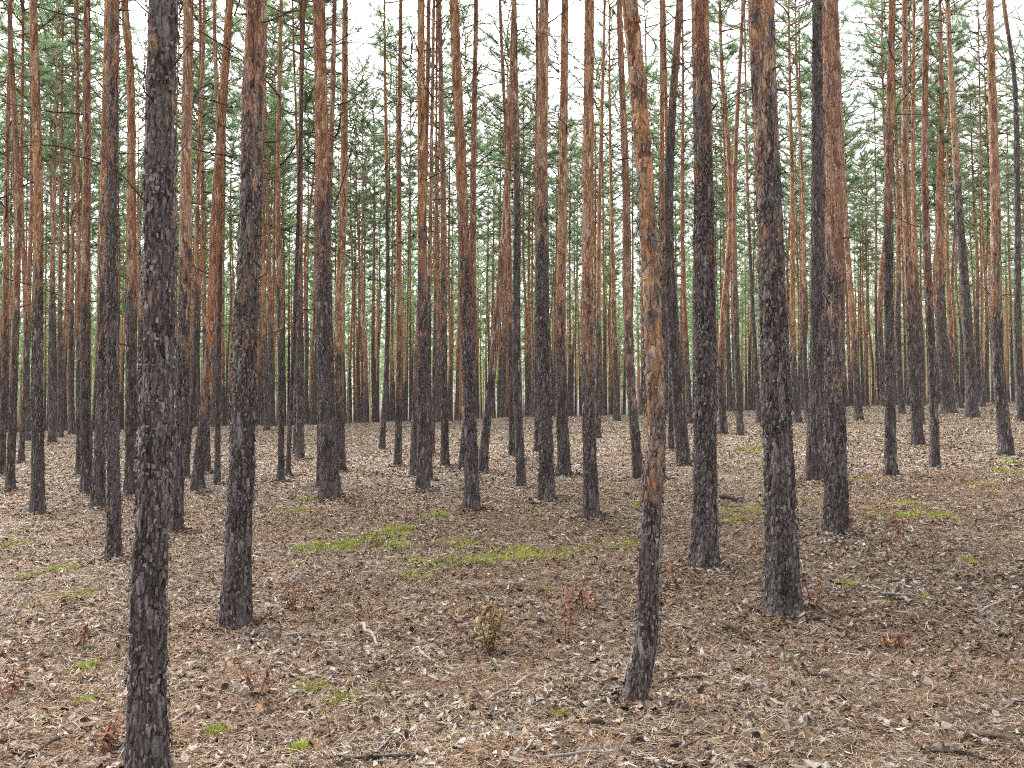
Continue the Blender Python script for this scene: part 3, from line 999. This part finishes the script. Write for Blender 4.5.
mb = MB()
leaves(60000, 3.0, 9, 0.9, 0.012, 0.060, 0.45, mb)
leaves(330000, 3.0, 44, 0.45, 0.016, 0.070, 0.45, mb)
leaves(45000, 3.0, 44, 0.6, 0.045, 0.085, 0.5, mb)
tag(link('leaf_litter', mb.mesh('leaf_litter', [M_LITTER], False, True)), 'pale and brown dead leaves strewn over the forest floor', 'leaf litter', kind='stuff')

mb = MB()


def needles(n, ymin, ymax, power, w):
    X, Y = scatter(n, ymin, ymax, power, rng)
    Z = ground_fine(X, Y) + rng.uniform(0.004, 0.022, n)
    a, b, c = frames(n, 0.22, rng)
    ln = rng.uniform(0.02, 0.048, (n, 1)) * (1.5 if w > 0.002 else 1); wd = w * rng.uniform(0.6, 1.4, (n, 1)) * np.clip(Y / 7, 0.7, 3)[:, None]
    o = np.stack([X, Y, Z], -1); bend = rng.normal(0, 0.18, (n, 1)) * ln
    v = np.stack([o - a * ln - b * wd, o - a * ln + b * wd, o + b * wd + c * 0.003 + b * bend, o - b * wd + c * 0.003 + b * bend,
                  o + a * ln + b * wd, o + a * ln - b * wd], 1).reshape(-1, 3)
    q = np.array([[0, 1, 2, 3], [3, 2, 4, 5]])[None] + (np.arange(n) * 6)[:, None, None]
    pal = np.array([(0.25, 0.160, 0.09), (0.36, 0.26, 0.16), (0.46, 0.39, 0.29), (0.16, 0.105, 0.065), (0.06, 0.046, 0.037), (0.55, 0.50, 0.43)])
    col = pal[rng.choice(6, n, p=[.24, .22, .14, .19, .15, .06])] * rng.uniform(0.8, 1.2, (n, 1)) * np.array([1.03, 0.98, 1.0])
    red = fbm(X / 0.8 + 3, Y / 0.8, 170, 3)[:, None]
    col = np.where(red > 0.16, col * 0.6 + np.array([0.30, 0.17, 0.10]) * 0.4, col)
    mb.add(v, q.reshape(-1, 4), None, 0, np.repeat(col, 2, 0))


needles(300000, 3.0, 15, 1.2, 0.0012)
needles(60000, 3.0, 30, 0.9, 0.0024)
tag(link('needle_litter', mb.mesh('needle_litter', [M_DRYNEEDLE], False, True)), 'fallen brown pine needles and bits of twig', 'needle litter', kind='stuff')

# moss cushions
MOSS = [(320,548,20,.7),(345,546,14,.6),(378,538,24,1),(395,545,18,.9),(430,562,26,.7),(505,556,26,1),(520,552,14,1),(470,560,16,.6),(440,516,14,.9),
        (312,690,16,.5),(340,700,14,.3),(300,748,8,.9),(416,575,18,.6),(400,530,14,.6),(455,545,18,.5),(300,550,12,.8),(540,556,20,.4),
        (900,504,16,.6),(880,514,14,.5),(935,514,16,.9),(905,516,10,.9),(1005,472,14,.8),(1015,462,12,.8),(985,485,12,.5),(30,577,16,.6),(60,570,12,.8),(80,596,20,.3),
        (40,605,18,.2),(85,668,10,.6),(130,605,10,.3),(620,545,22,.3),(570,552,14,.3),(745,512,22,.4),(730,520,16,.3),(640,505,12,.3),(790,498,12,.4),
        (860,480,10,.3),(755,450,14,.4),(545,590,10,.4),(310,500,12,.4),(290,512,14,.5),(970,560,8,.6),(845,585,7,.5),(560,715,7,.4),(930,600,7,.6),(215,735,9,.5),
        (90,700,9,.5),(15,545,12,.3)]
P_, C_ = [], []
rngm = np.random.default_rng(8)
for (mx, my, mr, mbri) in MOSS:
    X, Y = on_ground(mx, my)
    rad = mr * Y / F * 1.35
    n = int(min(6500, 760 * (1 + rad * 9)))
    rr = rad * np.sqrt(rngm.uniform(0, 1, n)); aa = rngm.uniform(0, 2 * PI, n)
    x = X + rr * np.cos(aa) * 1.2; y = Y + rr * np.sin(aa) * 1.5
    thin_ = rngm.uniform(0, 1, n) < 0.95 * np.clip(1.05 - rr / rad, 0, 1) ** 0.9
    ok = vnoise(x / (rad * .55), y / (rad * .55), None, 21) + 0.9 * (1 - rr / rad) + 0.9 * vnoise(x / 0.09, y / 0.09, None, 23) + 0.5 * vnoise(x / 0.22, y / 0.22, None, 24) + rngm.uniform(-.45, .45, n) > 0.30
    ok &= thin_
    bright = mbri
    P_.append(np.stack([x[ok], y[ok]], -1)); C_.append(np.full(ok.sum(), bright))
# loose yellow-green tufts everywhere the moss noise is high
x, y = scatter(70000, 4, 42, 0.9, rngm)
ok = fbm(x / 1.3 + 30, y / 1.3, 60, 3) + rngm.uniform(-.18, .18, len(x)) > 0.30
P_.append(np.stack([x[ok], y[ok]], -1)); C_.append(rngm.uniform(0, 0.4, ok.sum()))
Pm = np.concatenate(P_); Cm = np.concatenate(C_); n = len(Pm)
z = ground_fine(Pm[:, 0], Pm[:, 1])
az = rngm.uniform(0, 2 * PI, n); sc = np.clip(Pm[:, 1] / 9, 0.8, 3.0)
hgt = rngm.uniform(0.015, 0.042, n); wd = rngm.uniform(0.003, 0.006, n) * sc
lx, ly = rngm.normal(0, .014, n), rngm.normal(0, .014, n)
bx, by = np.cos(az) * wd, np.sin(az) * wd
v = np.stack([np.stack([Pm[:, 0] - bx, Pm[:, 1] - by, z], -1), np.stack([Pm[:, 0] + bx, Pm[:, 1] + by, z], -1),
              np.stack([Pm[:, 0] + lx, Pm[:, 1] + ly, z + hgt], -1)], 1).reshape(-1, 3)
g1, g2 = np.array([0.32, 0.30, 0.09]), np.array([0.42, 0.50, 0.08])
col = (g1 * (1 - Cm[:, None]) + g2 * Cm[:, None]) * rngm.uniform(0.7, 1.25, (n, 1))
mb = MB(); mb.add(v, None, np.arange(n * 3).reshape(-1, 3), 0, col)
tag(link('moss', mb.mesh('moss', [M_MOSS], False, True)), 'yellow green moss growing in low patches on the forest floor', 'moss', kind='stuff')

SM = {}
for nm, c1, c2 in (('dark', (0.035, 0.027, 0.024), (0.075, 0.058, 0.05)), ('grey', (0.16, 0.145, 0.135), (0.28, 0.26, 0.245)),
                   ('brown', (0.09, 0.058, 0.042), (0.17, 0.115, 0.085)), ('pale', (0.23, 0.19, 0.155), (0.38, 0.33, 0.285))):
    m_, nt_, b_ = new_mat('stick_' + nm, 0.9)
    tc_ = N(nt_, 'ShaderNodeTexCoord'); n_ = N(nt_, 'ShaderNodeTexNoise', i_Scale=40.0, i_Detail=3.0)
    nt_.links.new(tc_.outputs['Object'], n_.inputs['Vector'])
    nt_.links.new(ramp(nt_, n_.outputs[0], [(0.35, c1), (0.65, c2)]), b_.inputs['Base Color'])
    SM[nm] = m_
# ------------------------------------------------------------------ withered seedlings
SEED = [
 (488, 655, 62, 'olive', 'tall bushy withered plant of olive brown leaves left of the bowed pine'),
 (474, 640, 45, 'rust', 'rust brown seedling growing at the left of the bushy olive plant'),
 (304, 622, 36, 'rust', 'rust leaved seedling right of the burled pine'),
 (292, 612, 22, 'rust', 'low reddish seedling nearest the foot of the burled pine'),
 (565, 640, 42, 'rust', 'rust leaved seedling with bare stems left of the bowed pine foot'),
 (584, 612, 30, 'rust', 'small orange brown seedling behind the rust seedling with bare stems'),
 (258, 700, 44, 'rust', 'dull red seedling in the grass free litter below the burled pine'),
 (331, 738, 44, 'orange', 'single thin orange shoot near the bottom of the picture'),
 (814, 612, 34, 'rust', 'rust leaved seedling just right of the foot of the thickest right pine'),
 (806, 650, 30, 'bare', 'short bare stalk below the foot of the thickest right pine'),
 (836, 536, 22, 'rust', 'reddish brown seedling pressed against the flaky orange pine foot'),
 (878, 540, 30, 'rust', 'brown bushy seedling right of the flaky orange pine'),
 (903, 535, 22, 'rust', 'low brown seedling, rightmost of those beside the flaky orange pine'),
 (893, 476, 18, 'bare', 'thin pale bare shoot at the foot of the grey brown right pine'),
 (1004, 516, 22, 'rust', 'rust coloured seedling near the right edge of the picture'),
 (102, 752, 34, 'rust', 'dark red seedling at the bottom left of the foreground stem'),
 (78, 650, 28, 'rust', 'reddish seedling in the left foreground litter'),
 (826, 668, 26, 'orange', 'orange brown leafed shoot in the right foreground'),
 (897, 652, 22, 'rust', 'pair of brown leaves on a short stem in the right foreground'),
 (676, 590, 34, 'rust', 'rust leaved seedling between the bowed pine and the straight grey pine'),
 (285, 660, 34, 'bare', 'pale bare stalk standing left of the centre foreground'),
 (10, 700, 30, 'rust', 'dark red seedling at the left edge of the picture'),
]
DRY = {'olive': [(0.30, 0.24, 0.11), (0.25, 0.22, 0.10), (0.27, 0.18, 0.10), (0.36, 0.17, 0.08), (0.42, 0.33, 0.19)],
       'rust': [(0.32, 0.13, 0.065), (0.25, 0.11, 0.07), (0.36, 0.18, 0.09), (0.19, 0.10, 0.075)],
       'orange': [(0.42, 0.19, 0.07), (0.36, 0.17, 0.08), (0.46, 0.26, 0.11)],
       'bare': [(0.3, 0.2, 0.13)]}
for k, (sx, sy, sh, kind, label) in enumerate(SEED):
    random.seed(3000 + k)
    X, Y = on_ground(sx, sy)
    hh = sh * Y / F * (1.25 if kind == 'rust' else 1.0)
    t = empty('withered_seedling', (X, Y, float(ground_fine(X, Y)) - 0.005))
    tag(t, label, 'seedling', 'withered seedlings on the forest floor')
    st = MB(); lf = MB()
    ns = {'olive': 14, 'rust': random.randint(2, 4), 'orange': 1, 'bare': 1}[kind]
    for s_ in range(ns):
        d = np.array([rnd(-.55, .55), rnd(-.55, .55), 1.0]) if ns > 1 else np.array([rnd(-.1, .1), rnd(-.1, .1), 1])
        P = curve((rnd(-.03, .03) if ns > 1 else 0, rnd(-.03, .03) if ns > 1 else 0, 0), d, hh * rnd(0.65, 1.0), 6, 0.02, 0.12)
        v, q, tt = tube(P, np.linspace(0.0030, 0.0014, 7), 4); st.add(v, q, tt)
        if kind == 'bare':
            P2 = curve(P[4], (rnd(-1, 1), rnd(-1, 1), .8), hh * .3, 3, 0, .1)
            v, q, tt = tube(P2, np.linspace(0.002, 0.001, 4), 3); st.add(v, q, tt)
            continue
        nl = {'olive': 13, 'rust': random.randint(13, 19), 'orange': 12}[kind]
        for l_ in range(nl):
            f = rnd(0.3, 1.0)
            p = P[min(6, int(f * 6))] + (P[6] - P[5]) * rnd(0, .8)
            az = rnd(0, 6.28); el = rnd(-1.1, 0.5)
            a_ = np.array([math.cos(az) * math.cos(el), math.sin(az) * math.cos(el), math.sin(el)])
            b_ = unit(np.cross(a_, [rnd(-.4, .4), rnd(-.4, .4), 1])); c_ = np.cross(a_, b_)
            L_ = rnd(0.026, 0.066) * (0.75 if kind == 'orange' else 1); w_ = L_ * rnd(0.12, 0.26)
            fo = rnd(0.1, 0.5) * w_
            v = [p, p + a_ * L_ * .35 + b_ * w_ + c_ * fo, p + a_ * L_ * .75 + b_ * w_ * .7 + c_ * fo, p + a_ * L_ - c_ * fo,
                 p + a_ * L_ * .75 - b_ * w_ * .7 + c_ * fo, p + a_ * L_ * .35 - b_ * w_ + c_ * fo]
            lf.add(v, [[0, 1, 2, 3], [0, 3, 4, 5]], None, 0, np.array(random.choice(DRY[kind])) * rnd(.8, 1.2))
    link('stem', st.mesh('stem', [SM['brown'] if kind != 'bare' else SM['pale']]), t)
    if lf.n:
        link('foliage', lf.mesh('foliage', [M_DRYLEAF], False, True), t)

# ------------------------------------------------------------------ fallen branches
STICK = [
 ((345, 764), (428, 760), 4.0, 'dark', 'long dark stick lying at the bottom edge, left of centre'),
 ((370, 764), (396, 738), 3.0, 'grey', 'short grey stick leaning up from the long dark bottom stick'),
 ((722, 628), (757, 645), 4.5, 'dark', 'dark stick lying left of the thickest right pine'),
 ((588, 730), (609, 727), 6.5, 'dark', 'short thick dark stick left of and below the bowed pine foot'),
 ((538, 764), (610, 759), 4.0, 'grey', 'long grey branch at the bottom edge right of centre'),
 ((660, 682), (726, 679), 3.2, 'dark', 'curved thin stick right of the bowed pine foot'),
 ((976, 738), (1022, 752), 7.0, 'brown', 'thick brown branch at the right bottom corner'),
 ((930, 756), (985, 767), 4.5, 'dark', 'dark branch at the bottom edge left of the thick brown branch'),
 ((978, 615), (1010, 598), 2.6, 'pale', 'pale thin stick in the right midground'),
 ((362, 626), (378, 649), 4.0, 'pale', 'pale broken stick in the middle of the floor left of the olive plant'),
 ((486, 704), (520, 690), 2.8, 'pale', 'pale thin stick in the centre foreground'),
 ((513, 690), (536, 678), 4.0, 'pale', 'pale stripped piece of wood right of the centre foreground stick'),
 ((878, 596), (950, 604), 2.6, 'grey', 'long thin grey twig behind the right foreground'),
 ((888, 585), (925, 580), 2.6, 'dark', 'dark twig lying beyond the long thin grey twig'),
 ((720, 500), (742, 503), 4.5, 'dark', 'dark piece of branch right of the straight grey right-centre pine'),
 ((800, 676), (840, 684), 3.4, 'dark', 'dark twig in the right foreground below the thickest pine'),
 ((676, 757), (700, 744), 3.2, 'brown', 'brown twig near the bottom edge below the bowed pine'),
 ((40, 752), (70, 738), 3.6, 'dark', 'dark stick at the bottom left corner'),
 ((172, 726), (202, 708), 2.6, 'pale', 'pale stick just right of the thick foreground stem'),
 ((420, 654), (432, 664), 3.4, 'pale', 'short bent pale stick left of the olive plant foot'),
]
for k, (p0, p1, wpx, kind, label) in enumerate(STICK):
    random.seed(4000 + k)
    a0 = on_ground(*p0); a1 = on_ground(*p1)
    n = 12
    r0 = wpx * a0[1] / F / 2
    t_ = np.linspace(0, 1, n)
    x = a0[0] + (a1[0] - a0[0]) * t_; y = a0[1] + (a1[1] - a0[1]) * t_
    amp = 0.028 * math.hypot(a1[0] - a0[0], a1[1] - a0[1])
    wob = np.cumsum(RNG.normal(0, 1, n)); wob -= np.linspace(wob[0], wob[-1], n); wob *= amp / (np.abs(wob).max() + 1e-6)
    x = x + wob * 0.5; y = y + wob
    z = ground_fine(x, y) + r0 * 0.9 + 0.006 + 0.012 * np.sin(t_ * PI * rnd(.6, 1.4))
    mb = MB()
    o0 = np.array([x[0], y[0], z[0]])
    P = np.stack([x, y, z], -1) - o0
    v, q, t = tube(P, r0 * np.linspace(1.05, 0.55, n) * RNG.uniform(.85, 1.15, n), 8); mb.add(v, q, t)
    for _ in range(random.randint(0, 3)):
        kk = random.randint(3, n - 3)
        P2 = curve(P[kk], unit(P[kk + 1] - P[kk]) + np.array([rnd(-.9, .9), rnd(-.9, .9), rnd(0, .4)]), rnd(.04, .14), 3, -.1, .2)
        v, q, t = tube(P2, np.linspace(r0 * .5, r0 * .25, 4), 5); mb.add(v, q, t)
    o = link('fallen_branch', mb.mesh('fallen_branch', [SM[kind]]), None, tuple(o0))
    tag(o, label, 'fallen branch', 'fallen branches on the forest floor')

# ------------------------------------------------------------------ pine cones
mb = MB()
random.seed(5)
for ring in range(8):
    f = ring / 7
    rr = 0.016 * math.sin(PI * (0.16 + 0.78 * f)) ** 0.8
    for s_ in range(8):
        th = (s_ + 0.5 * (ring % 2)) * PI / 4 + ring * 0.2
        ca, sa = math.cos(th), math.sin(th)
        zc = -0.021 + 0.042 * f
        c_ = np.array([rr * ca, rr * sa, zc]); out = np.array([ca, sa, 0.35]); tn = np.array([-sa, ca, 0])
        inn = np.array([rr * .35 * ca, rr * .35 * sa, zc - 0.004])
        w_ = 0.0065
        mb.add([inn - tn * .002, inn + tn * .002, c_ + tn * w_ + out * .003, c_ + out * .007, c_ - tn * w_ + out * .003,
                c_ + np.array([0, 0, -.005]) + out * .002],
               [[0, 1, 2, 5], [0, 5, 4, 0]][:1], [[2, 3, 5], [3, 4, 5], [4, 0, 5], [1, 2, 3], [0, 1, 3], [0, 3, 4]])
P = np.array([[0, 0, -0.024], [0, 0, -.012], [0, 0, 0.012], [0, 0, .024]])
v, q, t = tube(P, [0.005, 0.011, 0.010, 0.003], 7); mb.add(v, q, t)
M_CONE, nt_, b_ = new_mat('pine_cone_scale', 0.85)
b_.inputs['Base Color'].default_value = (0.12, 0.09, 0.075, 1)
cone_me = mb.mesh('pine_cone', [M_CONE], False)
CONES = [(86,725),(48,635),(185,632),(155,680),(440,735),(398,640),(376,724),(477,700),(601,694),(604,688),(618,668),(676,708),(560,660),(700,694),(722,728),(738,610),
         (842,700),(876,708),(920,680),(968,742),(985,700),(780,700),(756,742),(640,745),(510,640),(540,625),(330,668),(225,690),(30,690),(64,605),(938,640),(1006,640)]
for k, (cx, cy) in enumerate(CONES):
    random.seed(6000 + k)
    X, Y = on_ground(cx, cy)
    o = link('pine_cone', cone_me, None, (X, Y, float(ground_fine(X, Y)) + 0.016))
    o.rotation_euler = (rnd(1.2, 1.9), rnd(-.4, .4), rnd(0, 6.28))
    s_ = rnd(0.7, 1.0); o.scale = (s_, s_, s_)
    tag(o, 'small dark pine cone lying on the leaf litter', 'pine cone', 'pine cones on the forest floor')

# ------------------------------------------------------------------ air
HAZE = 0.0
if HAZE:
    mb = MB()
    x0, x1, y0, y1, z0, z1 = -440, 440, -140, 540, -40, 40
    v = [(x, y, z) for z in (z0, z1) for y in (y0, y1) for x in (x0, x1)]
    mb.add(v, [(0, 2, 3, 1), (4, 5, 7, 6), (0, 1, 5, 4), (2, 6, 7, 3), (0, 4, 6, 2), (1, 3, 7, 5)])
    mh = bpy.data.materials.new('haze'); mh.use_nodes = True
    nt = mh.node_tree
    nt.nodes.remove(nt.nodes['Principled BSDF'])
    pv = N(nt, 'ShaderNodeVolumePrincipled')
    pv.inputs['Color'].default_value = (0.92, 0.95, 0.94, 1); pv.inputs['Density'].default_value = HAZE
    nt.links.new(pv.outputs[0], nt.nodes['Material Output'].inputs['Volume'])
    tag(link('haze', mb.mesh('haze', [mh], False)), 'thin pale air between the far trunks', 'haze', kind='stuff')

# ------------------------------------------------------------------ sky, sun, camera
SUN_EL, SUN_AZ = math.radians(52), math.radians(-35)
wd = bpy.data.worlds.new('World'); S.world = wd
wd.use_nodes = True
nt = wd.node_tree
bg = nt.nodes['Background']
sky = N(nt, 'ShaderNodeTexSky')
sky.sky_type = 'NISHITA'; sky.sun_disc = False
sky.sun_elevation = SUN_EL; sky.sun_rotation = SUN_AZ
sky.air_density = 1.0; sky.dust_density = 6.0; sky.ozone_density = 1.0
hsv = N(nt, 'ShaderNodeHueSaturation'); hsv.inputs['Saturation'].default_value = 0.10   # closed pale cloud
nt.links.new(sky.outputs[0], hsv.inputs['Color'])
nt.links.new(hsv.outputs[0], bg.inputs['Color'])
bg.inputs['Strength'].default_value = 0.12
sun = bpy.data.lights.new('sun', 'SUN'); sun.energy = 0.6; sun.angle = math.radians(25); sun.color = (1.0, 0.96, 0.9)
so = bpy.data.objects.new('sun', sun); COL.objects.link(so)
d = Vector((math.sin(SUN_AZ) * math.cos(SUN_EL), math.cos(SUN_AZ) * math.cos(SUN_EL), math.sin(SUN_EL)))
so.rotation_euler = d.to_track_quat('Z', 'Y').to_euler()
so.location = (0, 0, 60)

cam = bpy.data.cameras.new('camera'); co = bpy.data.objects.new('camera', cam); COL.objects.link(co)
cam.sensor_width = 36; cam.lens = F / 1024 * 36; cam.clip_end = 3000; cam.clip_start = 0.05
co.location = (0, 0, CAM_H); co.rotation_euler = (math.radians(90) + PHI, 0, 0)
S.camera = co

S.view_settings.view_transform = 'Standard'; S.view_settings.look = 'None'
S.view_settings.gamma = 1; S.view_settings.use_curve_mapping = False
S.view_settings.exposure = 2.35
c = S.cycles
c.max_bounces = 5; c.diffuse_bounces = 3; c.glossy_bounces = 1; c.transmission_bounces = 2; c.volume_bounces = 0
c.transparent_max_bounces = 4
c.use_denoising = False
c.filter_width = 1.1
c.use_adaptive_sampling = True; c.adaptive_threshold = 0.02
c.sample_clamp_indirect = 4.0
